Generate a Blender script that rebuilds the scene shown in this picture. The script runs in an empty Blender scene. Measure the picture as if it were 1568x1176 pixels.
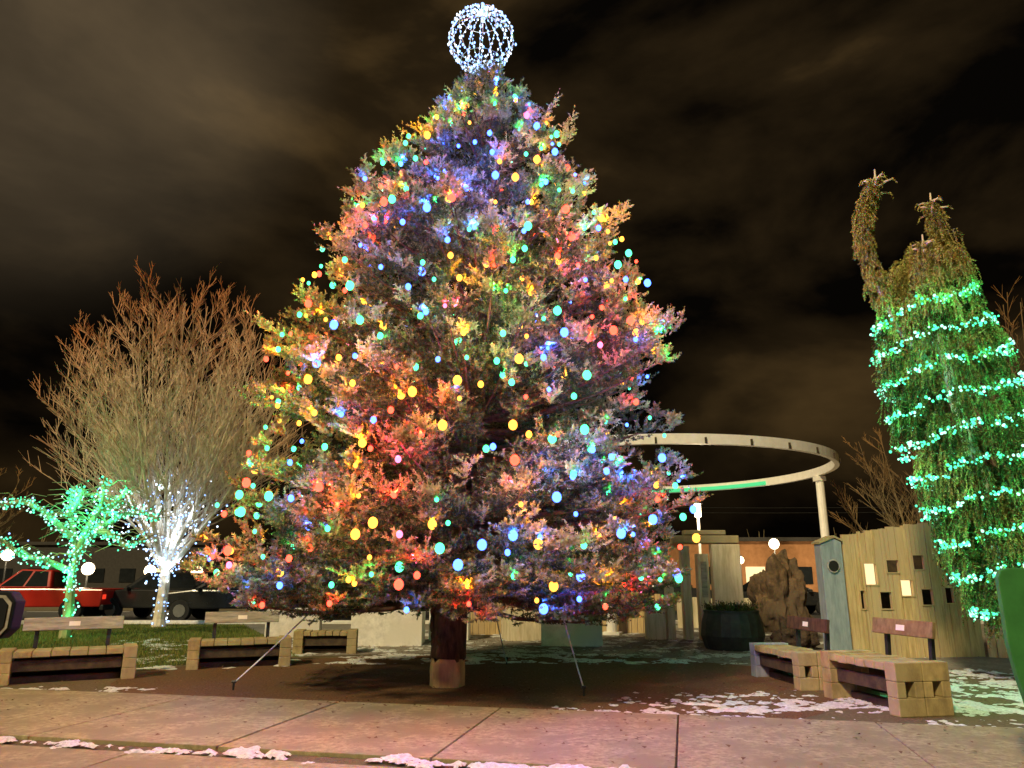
import bpy, math, random
import numpy as np
from mathutils import Vector, Matrix, noise
random.seed(7); rng=np.random.default_rng(7)
scene=bpy.context.scene
R=math.radians
# ------------------------------------------------------------ helpers
def link(o,parent=None):
    scene.collection.objects.link(o)
    if parent: o.parent=parent
    return o
def empty(name,loc=(0,0,0),rz=0):
    e=bpy.data.objects.new(name,None); e.location=loc; e.rotation_euler=(0,0,rz); e.empty_display_size=.3
    return link(e)
def mat(name,c1,c2=None,scale=6,stretch=(1,1,1),rough=.8,bump=.3,metal=0,c3=None,detail=6,tint=None,spec=.3):
    m=bpy.data.materials.new(name); m.use_nodes=True
    nt=m.node_tree; n=nt.nodes; l=nt.links; b=n['Principled BSDF']
    b.inputs['Roughness'].default_value=rough; b.inputs['Metallic'].default_value=metal
    b.inputs['Specular IOR Level'].default_value=spec
    if c2 is None: c2=tuple(x*.7 for x in c1)
    tc=n.new('ShaderNodeTexCoord'); mp=n.new('ShaderNodeMapping'); mp.inputs['Scale'].default_value=stretch
    l.new(tc.outputs['Object'],mp.inputs['Vector'])
    no=n.new('ShaderNodeTexNoise'); no.inputs['Scale'].default_value=scale; no.inputs['Detail'].default_value=detail; no.inputs['Roughness'].default_value=.65
    l.new(mp.outputs[0],no.inputs['Vector'])
    cr=n.new('ShaderNodeValToRGB'); cr.color_ramp.elements[0].position=.35; cr.color_ramp.elements[1].position=.65
    cr.color_ramp.elements[0].color=(*c2,1); cr.color_ramp.elements[1].color=(*c1,1)
    l.new(no.outputs['Fac'],cr.inputs[0]); out=cr.outputs[0]
    if c3:
        n2=n.new('ShaderNodeTexNoise'); n2.inputs['Scale'].default_value=scale*.13; n2.inputs['Detail'].default_value=4
        l.new(mp.outputs[0],n2.inputs['Vector'])
        r2=n.new('ShaderNodeValToRGB'); r2.color_ramp.elements[0].position=.45; r2.color_ramp.elements[1].position=.62
        l.new(n2.outputs['Fac'],r2.inputs[0])
        mx=n.new('ShaderNodeMixRGB'); l.new(r2.outputs[0],mx.inputs[0]); l.new(out,mx.inputs[1]); mx.inputs[2].default_value=(*c3,1); out=mx.outputs[0]
    if tint:
        at=n.new('ShaderNodeAttribute'); at.attribute_name='tint'
        mx=n.new('ShaderNodeMixRGB'); l.new(at.outputs['Fac'],mx.inputs[0]); l.new(out,mx.inputs[1]); mx.inputs[2].default_value=(*tint,1); out=mx.outputs[0]
    l.new(out,b.inputs['Base Color'])
    if bump:
        bp=n.new('ShaderNodeBump'); bp.inputs['Strength'].default_value=bump; bp.inputs['Distance'].default_value=.02
        l.new(no.outputs['Fac'],bp.inputs['Height']); l.new(bp.outputs[0],b.inputs['Normal'])
    return m
def emis(name,col,s):
    m=bpy.data.materials.new(name); m.use_nodes=True; nt=m.node_tree; b=nt.nodes['Principled BSDF']
    b.inputs['Base Color'].default_value=(*[c*.05 for c in col],1); b.inputs['Specular IOR Level'].default_value=0
    b.inputs['Emission Color'].default_value=(*col,1); b.inputs['Emission Strength'].default_value=s
    try: m.cycles.emission_sampling='NONE'
    except Exception: pass
    return m
class MB:
    def __init__(s): s.v=[];s.f=[];s.m=[];s.t=[]
    def poly(s,pts,m=0):
        b=len(s.v); s.v+= [tuple(p) for p in pts]; s.t+=[0]*len(pts); s.f.append(tuple(range(b,b+len(pts)))); s.m.append(m)
    def box(s,c,d,rz=0,m=0,tilt=None,taper=1):
        b=len(s.v); ca,sa=math.cos(rz),math.sin(rz)
        for z in(-.5,.5):
            k=1 if z<0 else taper
            for x,y in((-.5,-.5),(.5,-.5),(.5,.5),(-.5,.5)):
                p=Vector((x*d[0]*k,y*d[1]*k,z*d[2]))
                if tilt is not None: p=tilt@p
                s.v.append((c[0]+p.x*ca-p.y*sa,c[1]+p.x*sa+p.y*ca,c[2]+p.z)); s.t.append(0)
        for q in((3,2,1,0),(4,5,6,7),(0,1,5,4),(1,2,6,5),(2,3,7,6),(3,0,4,7)):
            s.f.append(tuple(b+i for i in q)); s.m.append(m)
    def prism(s,prof,y0,y1,m=0,ax='y',inset=0):
        n=len(prof); b=len(s.v)
        for y in(y0,y1):
            for x,z in prof: s.v.append((x,y,z)); s.t.append(0)
        s.f.append(tuple(range(b,b+n))); s.m.append(m)
        s.f.append(tuple(range(b+2*n-1,b+n-1,-1))); s.m.append(m)
        for i in range(n):
            j=(i+1)%n; s.f.append((b+i,b+n+i,b+n+j,b+j)); s.m.append(m)
    def tube(s,pts,rad,sides=6,m=0,tint=0,cap=True):
        b=len(s.v); n=len(pts)
        up=Vector((0,0,1))
        for i,p in enumerate(pts):
            p=Vector(p); a=Vector(pts[max(0,i-1)]); c=Vector(pts[min(n-1,i+1)])
            d=(c-a).normalized(); 
            ref=Vector((1,0,0)) if abs(d.z)>.8 else up
            x=d.cross(ref).normalized(); y=d.cross(x)
            r=rad[i] if hasattr(rad,'__len__') else rad
            for k in range(sides):
                an=2*math.pi*k/sides
                q=p+x*(r*math.cos(an))+y*(r*math.sin(an)); s.v.append((q.x,q.y,q.z)); s.t.append(tint if not hasattr(tint,'__len__') else tint[i])
        for i in range(n-1):
            for k in range(sides):
                k2=(k+1)%sides
                s.f.append((b+i*sides+k,b+i*sides+k2,b+(i+1)*sides+k2,b+(i+1)*sides+k)); s.m.append(m)
        if cap:
            s.f.append(tuple(b+k for k in range(sides-1,-1,-1))); s.m.append(m)
            s.f.append(tuple(b+(n-1)*sides+k for k in range(sides))); s.m.append(m)
    def ball(s,c,r,m=0,seg=6,rings=4,sz=1,tint=0):
        b=len(s.v)
        s.v.append((c[0],c[1],c[2]-r*sz)); s.t.append(tint)
        for i in range(1,rings):
            ph=-math.pi/2+math.pi*i/rings
            for k in range(seg):
                an=2*math.pi*k/seg
                s.v.append((c[0]+r*math.cos(ph)*math.cos(an),c[1]+r*math.cos(ph)*math.sin(an),c[2]+r*sz*math.sin(ph))); s.t.append(tint)
        s.v.append((c[0],c[1],c[2]+r*sz)); s.t.append(tint)
        top=len(s.v)-1
        for k in range(seg):
            k2=(k+1)%seg
            s.f.append((b,b+1+k2,b+1+k)); s.m.append(m)
            for i in range(rings-2):
                s.f.append((b+1+i*seg+k,b+1+i*seg+k2,b+1+(i+1)*seg+k2,b+1+(i+1)*seg+k)); s.m.append(m)
            o=b+1+(rings-2)*seg
            s.f.append((o+k,o+k2,top)); s.m.append(m)
    def obj(s,name,mats,parent=None,bevel=0,smooth=False,loc=None,rz=0):
        me=bpy.data.meshes.new(name); me.from_pydata(s.v,[],s.f)
        for m in (mats if isinstance(mats,(list,tuple)) else [mats]): me.materials.append(m)
        me.polygons.foreach_set('material_index',s.m)
        a=me.attributes.new('tint','FLOAT','POINT'); a.data.foreach_set('value',[float(x) for x in s.t])
        if smooth: me.polygons.foreach_set('use_smooth',[True]*len(me.polygons))
        me.update()
        o=bpy.data.objects.new(name,me); link(o,parent)
        if loc: o.location=loc
        o.rotation_euler=(0,0,rz)
        if bevel:
            md=o.modifiers.new('bevel','BEVEL'); md.width=bevel; md.segments=2; md.limit_method='ANGLE'
        return o
def np_tris(name,V,T,m,parent=None):
    n=len(V)//3
    me=bpy.data.meshes.new(name); me.vertices.add(n*3); me.vertices.foreach_set('co',V.astype(np.float32).ravel())
    me.loops.add(n*3); me.loops.foreach_set('vertex_index',np.arange(n*3,dtype=np.int32))
    me.polygons.add(n); me.polygons.foreach_set('loop_start',np.arange(0,n*3,3,dtype=np.int32))
    try: me.polygons.foreach_set('loop_total',np.full(n,3,dtype=np.int32))
    except Exception: pass
    a=me.attributes.new('tint','FLOAT','POINT'); a.data.foreach_set('value',T.astype(np.float32))
    me.materials.append(m); me.update(calc_edges=True); me.validate()
    o=bpy.data.objects.new(name,me); return link(o,parent)
def needles(P,D,L,tint,n,nl,nw,fwd=.7):
    P=np.array(P);D=np.array(D);L=np.array(L);tint=np.array(tint)
    D=D/np.linalg.norm(D,axis=1,keepdims=True)
    k=len(P); ref=np.where(np.abs(D[:,2:3])>.85,np.array([[1.,0,0]]),np.array([[0,0,1.]]))
    A=np.cross(D,ref); A/=np.linalg.norm(A,axis=1,keepdims=True); B=np.cross(D,A)
    t=(np.arange(n)[None,:]+rng.random((k,n)))/n
    ph=rng.random((k,n))*2*np.pi
    base=P[:,None,:]+D[:,None,:]*(L[:,None]*t)[...,None]
    rad=np.cos(ph)[...,None]*A[:,None,:]+np.sin(ph)[...,None]*B[:,None,:]
    tan=-np.sin(ph)[...,None]*A[:,None,:]+np.cos(ph)[...,None]*B[:,None,:]
    d=D[:,None,:]*fwd+rad; d/=np.linalg.norm(d,axis=2,keepdims=True)
    ln=nl*(.7+.6*rng.random((k,n)))*(1.0-.35*t)
    v=np.stack([base-tan*nw,base+tan*nw,base+d*ln[...,None]],axis=2).reshape(-1,3)
    T=np.repeat(np.clip(tint[:,None]+rng.normal(0,.12,(k,n)),0,1).ravel(),3)
    return v,T
def point(name,loc,col,e,r,parent):
    ld=bpy.data.lights.new(name,'POINT'); ld.color=col; ld.energy=e; ld.shadow_soft_size=r
    o=bpy.data.objects.new(name,ld); o.location=loc; return link(o,parent)
def interp(x,xs,ys): return float(np.interp(x,xs,ys))

# ------------------------------------------------------------ materials
M_bark=mat('bark',(.15,.08,.045),(.045,.026,.016),14,(1,1,.25),.9,.9)
M_cut_lit=mat('lit_cut_wood',(.60,.42,.21),(.30,.19,.09),7,(1,1,.25),.9,.7)  # sawn tan wood, albedo raised in place of low lamp light
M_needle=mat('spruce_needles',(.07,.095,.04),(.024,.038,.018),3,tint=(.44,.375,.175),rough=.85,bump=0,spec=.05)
M_cedar=mat('cedar_foliage',(.055,.08,.02),(.022,.035,.01),3,tint=(.52,.46,.14),rough=.85,bump=0,spec=.05)
M_timber=mat('weathered_timber',(.44,.34,.15),(.22,.165,.075),5,(1,1,.6),.85,.5,c3=(.28,.24,.14))
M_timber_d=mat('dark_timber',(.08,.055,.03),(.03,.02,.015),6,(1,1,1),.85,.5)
M_timber_v=mat('plank_timber',(.60,.43,.20),(.36,.25,.10),5,(3,3,.35),.85,.5,c3=(.43,.32,.17))
M_pale=mat('pale_timber',(.66,.58,.40),(.44,.37,.23),5,(2,2,.3),.85,.4)
M_gray=mat('gray_board',(.38,.35,.29),(.2,.18,.15),6,(.5,3,3),.8,.3)
M_blue=mat('blue_gray_board',(.27,.31,.31),(.17,.20,.21),6,(2,2,.4),.8,.3)
M_conc=mat('concrete',(.35,.295,.165),(.185,.153,.083),16,rough=.9,bump=.45,c3=(.215,.175,.098),detail=12,spec=.15)
M_block=mat('concrete_block',(.78,.74,.68),(.54,.51,.46),9,rough=.9,bump=.3,c3=(.62,.58,.51))
M_plaza=mat('plaza_paving',(.27,.245,.20),(.14,.123,.10),14,rough=.9,bump=.4,c3=(.17,.15,.12),detail=9,spec=.15)
M_ground=mat('mulch',(.19,.105,.05),(.065,.036,.02),34,rough=1,bump=1,c3=(.125,.072,.038),detail=10,spec=.05)
M_dirt=mat('dry_ground',(.18,.14,.08),(.08,.06,.036),26,rough=1,bump=.9,c3=(.12,.10,.05),detail=10,spec=.05)
M_lawn=mat('lawn',(.075,.09,.02),(.04,.05,.012),20,rough=1,bump=.8,spec=.1)
M_blade=mat('grass_blades',(.12,.17,.025),(.06,.09,.02),6,rough=.9,bump=0,tint=(.26,.23,.07),spec=.1)
M_asph=mat('asphalt',(.055,.052,.05),(.035,.034,.033),30,rough=.85,bump=.5)
M_snow=mat('snow',(.66,.67,.64),(.38,.38,.35),26,rough=.8,bump=.7,detail=10)
M_leaf=mat('dead_leaves',(.18,.10,.045),(.09,.045,.025),6,rough=.9,bump=0)
M_white=mat('white_paint',(.80,.76,.68),(.7,.66,.58),4,rough=.5,bump=.05)
M_metal=mat('dark_metal',(.05,.05,.05),(.03,.03,.03),6,rough=.5,metal=.6,bump=.05)
M_rope=mat('rope',(.75,.75,.74),(.55,.55,.54),30,rough=.6,bump=.4)
M_twig=mat('bare_bark',(.76,.65,.46),(.5,.41,.28),5,rough=.9,bump=.2,tint=(.50,.17,.05))
M_twig2=mat('bare_bark_dark',(.20,.15,.08),(.10,.08,.04),5,rough=.9,bump=.2,tint=(.26,.12,.03))
M_rock=mat('rock',(.20,.125,.06),(.06,.04,.022),5,rough=.95,bump=1,c3=(.10,.07,.04))
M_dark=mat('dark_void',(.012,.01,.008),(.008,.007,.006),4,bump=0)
M_pot=mat('dark_green_stone',(.035,.04,.028),(.015,.018,.014),6,rough=.6,bump=.4)
M_brick=mat('orange_brick',(.42,.2,.09),(.3,.14,.06),2,rough=.9,bump=.2)
M_roof=mat('dark_roof',(.05,.045,.04),None,4)
M_tire=mat('rubber',(.02,.02,.02),None,8,bump=.1)
M_rim=mat('rim',(.5,.5,.5),(.4,.4,.4),5,metal=.8,rough=.3,bump=0)
M_glass=mat('car_glass',(.015,.018,.02),(.01,.012,.014),2,rough=.08,bump=0,spec=.6)
M_mir=mat('mirror_dark_glass',(.015,.016,.018),(.01,.011,.012),2,rough=.7,bump=0,spec=.08)
M_red=mat('red_car_paint',(.42,.02,.012),(.36,.015,.01),3,rough=.25,bump=0,spec=.6)
M_blk=mat('black_car_paint',(.02,.021,.023),(.015,.016,.017),3,rough=.22,bump=0,spec=.7)
M_grn=mat('green_board_paint',(.045,.19,.05),(.03,.13,.035),3,rough=.8,bump=.1,spec=.1)
E_warm=emis('warm_lamp_glow',(1,.8,.5),9)
E_win=emis('lit_window',(1,.80,.40),1.4)
E_cold=emis('ice_white_led',(.75,.87,1),3)
E_blue2=emis('pale_blue_led',(.30,.50,1),3)
E_teal=emis('teal_led',(.10,1,.48),1.9)
E_teal2=emis('teal_led_core',(.45,1,.75),2.2)
E_yel=emis('yellow_led',(1,.6,.08),3)
E_ring_glow=emis('ring_green_glow',(.12,.9,.32),.9)  # green light on the ring's underside, put in as emission; no LED there
E_tail=emis('tail_light',(1,.05,.02),1.0)

# ------------------------------------------------------------ ground
g=MB(); g.poly([(-400,-60,0),(400,-60,0),(400,900,0),(-400,900,0)]); g.obj('ground',M_dirt)
g=MB(); N=64
pts=[]
for i in range(N):
    a=2*math.pi*i/N; r=5.4+.25*math.sin(3*a)+.15*math.sin(7*a+1)+random.uniform(-.06,.06)
    pts.append((-0.6+r*1.05*math.cos(a),12.2+r*.78*math.sin(a),.004))
g.poly(pts); g.obj('mulch_bed',M_ground)
g=MB(); pl=[(-4.2,16.0),(-2.5,16.5),(-.5,16.7),(1.8,16.4),(3.2,15.4),(4.4,14.3),(9,13.2),(14,14),(16,26),(-9,26),(-6.5,21)]
g.poly([(x,y,.008) for x,y in pl]); g.obj('plaza_paving',M_plaza)
g=MB(); g.poly([(-30,9.5,.004),(-7.9,12.6,.004),(-5.6,15.2,.004),(-4.4,16.2,.004),(-6.7,21,.004),(-9.2,26.3,.004),(-40,26.3,.004)]); g.obj('lawn',M_lawn)
g=MB(); g.poly([(-200,26.6,.012),(200,26.6,.012),(200,36,.012),(-200,36,.012)]); g.obj('road',M_asph)
g=MB(); g.box((0,26.45,.06),(400,.25,.12)); g.obj('kerb',M_block,bevel=.02)
g=MB()
for i in range(40): g.box((-60+i*3,35.0,.0185),(1.6,.12,.004))
g.obj('road_marking',M_white)
e=Vector((.976,-.218,0)); nn=Vector((-.218,-.976,0)); O=Vector((0,9.77,0)); ang=math.atan2(e.y,e.x)
g=MB()
for i in range(-12,13):
    c=O+e*(i*2.12+.92)+nn*1.33
    g.box((c.x,c.y,.012+random.uniform(-.003,.003)),(2.1,2.66,.05),ang)
g.obj('footpath',M_conc,bevel=.008)
g=MB()
for i in range(-8,9):
    c=O+e*(i*3.2+1.9)+nn*4.6
    g.box((c.x,c.y,.004),(3.18,3.2,.05),ang)
g.obj('pavement',M_conc,bevel=.008)
sv=[];sf=[]
def snow(org,ex,ey,lx,ly,st,base,dens,amp=.10,cap=.022,fr=2.2):
    nx=int(lx/st); ny=int(ly/st); b=len(sv)
    for j in range(ny+1):
        for i in range(nx+1):
            p=org+ex*(i*st)+ey*(j*st); q=Vector((p.x*fr,p.y*fr,3.3))
            f=noise.fractal(q,.6,2.1,6)*.5+.5*noise.noise(Vector((p.x*9,p.y*9,1)))*.5
            edge=min(1,min(i,nx-i,j,ny-j)/3)
            h=(f+dens(p,i*st,j*st))*amp*edge-.01*(1-edge)
            sv.append((p.x,p.y,base+max(-.03,min(cap*(1+.5*noise.noise(p*12)),h))))
    for j in range(ny):
        for i in range(nx):
            k=b+j*(nx+1)+i
            if max(sv[k][2],sv[k+1][2],sv[k+nx+1][2],sv[k+nx+2][2])>base-.004: sf.append((k,k+1,k+nx+2,k+nx+1))
snow(O+e*-7+nn*2.45,e,nn,13,.75,.022,.037,lambda p,s,t: .05-abs(t-.38)*2.1+.12*math.sin(s*.9),.10,.018)
snow(O+e*.3-nn*.75,e,nn,8,.72,.025,.003,lambda p,s,t: -.12+.12*math.sin(s*1.3)-abs(t-.55)*.5,.08,.013,3)
snow(Vector((1.2,9.6,0)),Vector((1,0,0)),Vector((0,1,0)),5.6,2.4,.028,.008,lambda p,s,t: (-.02-((p.x-3.4)/2.2)**2*.25-((p.y-10.2)/.8)**2*.20) if (p-O).dot(nn)<-.06 else -2,.08,.012,3.2)
snow(Vector((-7.6,11.1,0)),Vector((1,0,0)),Vector((0,1,0)),2.8,.8,.028,.006,lambda p,s,t: (.0-abs(t-.45)*.9) if (p-O).dot(nn)<-.05 else -2,.08,.016,2.5)
snow(Vector((-4,14.6,0)),Vector((1,0,0)),Vector((0,1,0)),12.5,9,.07,.010,lambda p,s,t: -.16,.08,.015,1.7)
snow(Vector((-10,13.8,0)),Vector((1,0,0)),Vector((0,1,0)),6,6.5,.06,.012,lambda p,s,t: -.20,.08,.03,1.7)
snow(Vector((5.2,9.4,0)),Vector((1,0,0)),Vector((0,1,0)),4,4.6,.04,.008,lambda p,s,t: -.10 if (p-O).dot(nn)<-.1 else -2,.08,.018,2.3)
me=bpy.data.meshes.new('snow_patches'); me.from_pydata(sv,[],sf); me.materials.append(M_snow); me.polygons.foreach_set('use_smooth',[True]*len(me.polygons)); link(bpy.data.objects.new('snow_patches',me))
n=60000
X=rng.uniform(-16,-4.2,n); Y=rng.uniform(12.6,26,n); keep=(Y>12.6+1.0*(X+7.9))&(X< -4.4-(Y-16.2)*.46+ (Y<16.2)*0.2)
X=X[keep];Y=Y[keep];n=len(X); a=rng.random(n)*6.28; h=rng.uniform(.03,.09,n); w=.006+.004*rng.random(n)
b0=np.stack([X-np.cos(a)*w,Y-np.sin(a)*w,np.zeros(n)],1); b1=np.stack([X+np.cos(a)*w,Y+np.sin(a)*w,np.zeros(n)],1)
b2=np.stack([X+rng.normal(0,.02,n),Y+rng.normal(0,.02,n),h],1)
np_tris('grass',np.stack([b0,b1,b2],1).reshape(-1,3),np.repeat(rng.random(n)**2,3),M_blade)
n=6500
X=rng.normal(1.0,4.5,n); Y=rng.uniform(10.2,20,n); s=rng.uniform(.015,.045,n); a=rng.random(n)*6.28
X[:500]=rng.uniform(-7,6,500); Y[:500]=9.77-.223*X[:500]-rng.random(500)**2*2.6
def rp(k): return np.stack([X+s*np.cos(a+k)*.8,Y+s*np.sin(a+k)*.8,.04+rng.random(n)*.02-.02*(Y>10.3)],1)
np_tris('leaf_litter',np.stack([rp(0),rp(2.1),rp(4.2)],1).reshape(-1,3),np.zeros(n*3),M_leaf)
# ------------------------------------------------------------ christmas tree
CY=11.9
ZS=[.9,1.2,1.7,2.4,3.4,4.5,5.65,6.84,8.08,9.38,10.1,10.55]
RS=[2.3,3.0,3.45,3.5,3.2,3.05,3.0,2.4,1.8,1.0,.45,.15]
CS=[-.9,-.83,-.78,-.76,-.72,-.75,-.6,-.55,-.65,-.42,-.48,-.55]
tree=empty('christmas_tree')
def Rz(z): return interp(z,ZS,RS)
def Cx(z): return interp(z,ZS,CS)
tb=MB()
tz=[0,.4,1.2,3,6,9,10.6]; 
tb.tube([(-.97+ (Cx(z)+.97)*min(1,z/4),CY,z) for z in tz[1:]],[.27,.25,.22,.14,.06,.015],12)
for k in range(110):
    a=random.random()*6.28; z=random.uniform(.36,1.4); tb.ball((-.97+.24*math.cos(a),CY+.24*math.sin(a),z),random.uniform(.02,.05),0,5,4,2.2)
cb=MB()
nsd=16; rows=[]
for j,z in enumerate((-.02,.1,.22,.34,.42)):
    rows.append(len(cb.v))
    for k in range(nsd):
        a=2*math.pi*k/nsd; r=.262+.018*math.sin(5*a)+random.uniform(-.008,.008)-.02*(j==4); cb.v.append((-.97+r*math.cos(a),CY+r*math.sin(a),z+(random.uniform(-.09,.05) if j==4 else 0))); cb.t.append(0)
for j in range(4):
    for k in range(nsd):
        k2=(k+1)%nsd; cb.f.append((rows[j]+k,rows[j]+k2,rows[j+1]+k2,rows[j+1]+k)); cb.m.append(0)
P=[];D=[];L=[];T=[];tips=[]
def twig(p,d,l,t): P.append(tuple(p));D.append(tuple(d));L.append(l);T.append(t)
def clump(p,d,sz,t,n,up):
    for k in range(n):
        td=(d*random.uniform(.3,1)+Vector((random.gauss(0,.5),random.gauss(0,.5),up*random.uniform(-.1,1.1)))).normalized()
        l=sz*random.uniform(.6,1.2); twig(p,td,l,min(1,max(0,t+random.gauss(0,.1))))
        for k3 in range(3):
            f=random.uniform(.3,.85); twig(p+td*l*f,(td*.8+Vector((random.gauss(0,.5),random.gauss(0,.5),.15))).normalized(),l*random.uniform(.3,.5),min(1,max(0,t+.15)))
nb=0
while nb<420:
    z=random.uniform(1.0,10.45)
    if random.random()>(Rz(z)+.35)/4.0: continue
    nb+=1
    th=nb*2.39996+random.uniform(-.25,.25)
    lob=1+.06*math.sin(3*th+z*2.1)+.06*math.sin(5*th-z*3)
    r=Rz(z)*random.choice([random.uniform(.70,.95),random.uniform(.90,1.10)])*lob
    k=-.10+.75*(z/10.5)**1.3
    o=Vector((Cx(z)*.9,CY,max(1.15,z-k*r))); tip=Vector((Cx(z)+r*math.cos(th),CY+r*math.sin(th),z))
    ln=(tip-o).length
    if ln<.15: continue
    bt=random.uniform(-.15,.7)
    def at(s): 
        p=o.lerp(tip,s); p.z-=math.sin(math.pi*s)*.07*ln; return p
    tb.tube([at(0),at(.35),at(.7),at(.98)],[.045*ln/3+.01,.03*ln/3+.008,.018,.006],5)
    s=max(.25,1-1.8/ln); ds=.21/ln
    while s<1:
        p=at(s); d=(at(min(1,s+.02))-at(s-.02)).normalized(); side=d.cross(Vector((0,0,1))).normalized()
        q=(1-s)*ln
        for sg in(-1,1):
            bl=min(.5,.2+q*.42)*random.uniform(.7,1.15)
            bd=(d*.75+side*sg*random.uniform(.5,1.0)+Vector((0,0,random.uniform(-.3,.5)))).normalized()
            tn=min(1,max(0,bt+random.gauss(0,.12)+ (.05 if q<.5 else -.5)))  # inner twigs darker, outer ones paler: crown shade put into the tint
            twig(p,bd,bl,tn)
            bs=.1
            while bs<bl:
                for s2 in(-1,1):
                    if random.random()<.25: continue
                    td=(bd*.8+bd.cross(Vector((0,0,1))).normalized()*s2*.7+Vector((0,0,random.uniform(-.15,.7)))).normalized()
                    twig(p+bd*bs,td,random.uniform(.1,.22),tn+random.uniform(0,.15))
                bs+=.16
        s+=ds
    d=(at(1)-at(.9)).normalized(); up=.45+.8*(z/10.5)
    clump(at(.96),d,random.uniform(.18,.30)*(1.35 if random.random()<.35 else 1),bt+.35,10,up)
    if ln>1.2:
        pm=at(1-.55/ln); clump(pm,(d+Vector((0,0,.4))).normalized(),.2,bt+.1,6,.9)
    tips.append((at(.97),d)); 
for k in range(1500):
    z=random.uniform(1.25,10.2)
    if random.random()>(Rz(z)+.3)/3.9: continue
    a=random.random()*6.28; lob=1+.06*math.sin(3*a+z*2.1)+.06*math.sin(5*a-z*3)
    f=random.uniform(.66,.97); r=Rz(z)*lob*f
    p=Vector((Cx(z)+r*math.cos(a),CY+r*math.sin(a),z)); clump(p,Vector((math.cos(a),math.sin(a),.25)).normalized(),random.uniform(.2,.32),random.uniform(-.1,.75)-(.6 if f<.8 else 0),6,.8)  # deep clumps darkened by tint, as shade between the lit tips
for k in range(330):
    a=random.random()*6.28; z=random.uniform(1.05,1.7); f=random.uniform(.18,1.0); r=Rz(z)*f
    p=Vector((Cx(z)+r*math.cos(a),CY+r*math.sin(a),z+.25*(1-f))); clump(p,Vector((math.cos(a),math.sin(a),-.25)).normalized(),random.uniform(.22,.36),random.uniform(-.2,.5),6,.4)
for x,z,h in((-2.0,8.75,.6),(.45,9.45,.7),(.85,9.2,.75),(-2.5,8.1,.55),(-2.75,7.6,.4),(-3.0,6.6,.5),(-3.4,6.0,.5),(-3.65,5.4,.45),(2.5,5.6,.45),(2.45,5.1,.4),(1.5,7.6,.4),(1.2,8.3,.4),(-1.3,9.3,.4),(-3.8,4.6,.35),(-1.0,9.8,.4),(2.0,6.6,.4),(-2.1,8.75,.55)):
    for q in range(5):
        p=Vector((x+random.gauss(0,.12),CY+random.gauss(0,.2),z-.1)); dd=Vector((random.gauss(0,.2)+.15*(1 if x>0 else -1),random.gauss(0,.2),1)).normalized(); l=h*random.uniform(.6,1.1)
        twig(p,dd,l*.6,.8); twig(p+dd*l*.5,dd,l*.55,1)
        for k3 in range(9):
            f=random.uniform(.1,.75); twig(p+dd*l*f,(dd*.9+Vector((random.gauss(0,.7),random.gauss(0,.7),0))).normalized(),l*.25,.8)
for k in range(70):
    z=random.uniform(9.8,10.75); a=random.random()*6.28
    twig((-.56,CY,z),(math.cos(a),math.sin(a),.9),random.uniform(.15,.4)*(1.2-(z-9.9)*.6),.6)
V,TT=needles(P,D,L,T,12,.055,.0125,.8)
tb.obj('trunk_and_branches',M_bark,tree,smooth=True); cb.obj('trunk_base',M_cut_lit,tree)
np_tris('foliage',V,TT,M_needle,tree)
cols={'green':((.015,1,.20),.29,(.09,1,.42),3.2),'blue':((.01,.06,1),.28,(.07,.18,1),6),'amber':((1,.30,.005),.24,(1,.42,.05),3.4),'red':((1,.02,.01),.15,(1,.07,.035),5),'pink':((1,.06,.2),.04,(1,.2,.4),3)}
names=list(cols); wts=[cols[c][1] for c in names]
EM=[emis('bulb_'+c,cols[c][2],cols[c][3]) for c in names]
bm=MB(); placed=[]
random.shuffle(tips)
for (p,d) in tips:
    if d.y>.3 and random.random()<.5: continue
    if abs(d.x)>.8 and random.random()<.5: continue
    q=p+d*random.uniform(-.06,.05)+Vector((0,0,random.uniform(-.06,.06)))
    if q.z>1.15 and all((q-w).length>.35 for w in placed): placed.append(q)
n0=len(placed)
for k in range(40000):
    if len(placed)>n0+330: break
    z=random.uniform(1.2,10.3)
    if random.random()>(Rz(z)+.3)/3.9: continue
    u=random.uniform(-.97,.97); a=-math.pi/2+math.asin(u)
    if random.random()<.15: a=random.uniform(0,math.pi)
    r=Rz(z)*random.uniform(.95,1.05)
    q=Vector((Cx(z)+r*math.cos(a),CY+r*math.sin(a),z))
    if all((q-w).length>.28 for w in placed): placed.append(q)
en={'green':12,'blue':42,'amber':21,'red':30,'pink':18}
for q in placed:
    c=random.choices(names,wts)[0]; ci=names.index(c)
    out=Vector((q.x-Cx(q.z),q.y-CY,0)).normalized()
    sz=random.choice([.7,.85,1,1.45]); 
    bm.ball(q+out*.03,.038*sz,ci,8,6,1.15)
    if out.y<.3: point('bulb_light',q+out*.07+Vector((0,0,.05)),cols[c][0],en[c]*random.choice([.3,.6,1.0,1.7])*(.5+.5*sz)*(.55 if q.z<2.2 else 1),.02,tree)
bm.obj('bulbs',EM,tree,smooth=True)
def rope(name,a,b,r=.012,sag=.04,stake=True):
    o=empty(name); m=MB(); a=Vector(a);b=Vector(b)
    pp=[a.lerp(b,i/12)-Vector((0,0,math.sin(math.pi*i/12)*sag)) for i in range(13)]
    m.tube(pp,r,6); m.obj('rope',M_rope,o,smooth=True)
    if stake:
        m=MB(); m.tube([(b.x,b.y,-.05),(b.x,b.y,.12)],.015,6); m.tube([(b.x-.03,b.y,.12),(b.x+.03,b.y,.12)],.02,6); m.obj('stake',M_metal,o)
rope('guy_rope',(-2.3,12.1,1.9),(-4.0,11.45,.1)); rope('guy_rope',(.55,12.1,1.9),(.98,10.9,.1)); rope('guy_rope',(-.4,12.6,1.6),(-.1,14.6,.05),.01)
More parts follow.
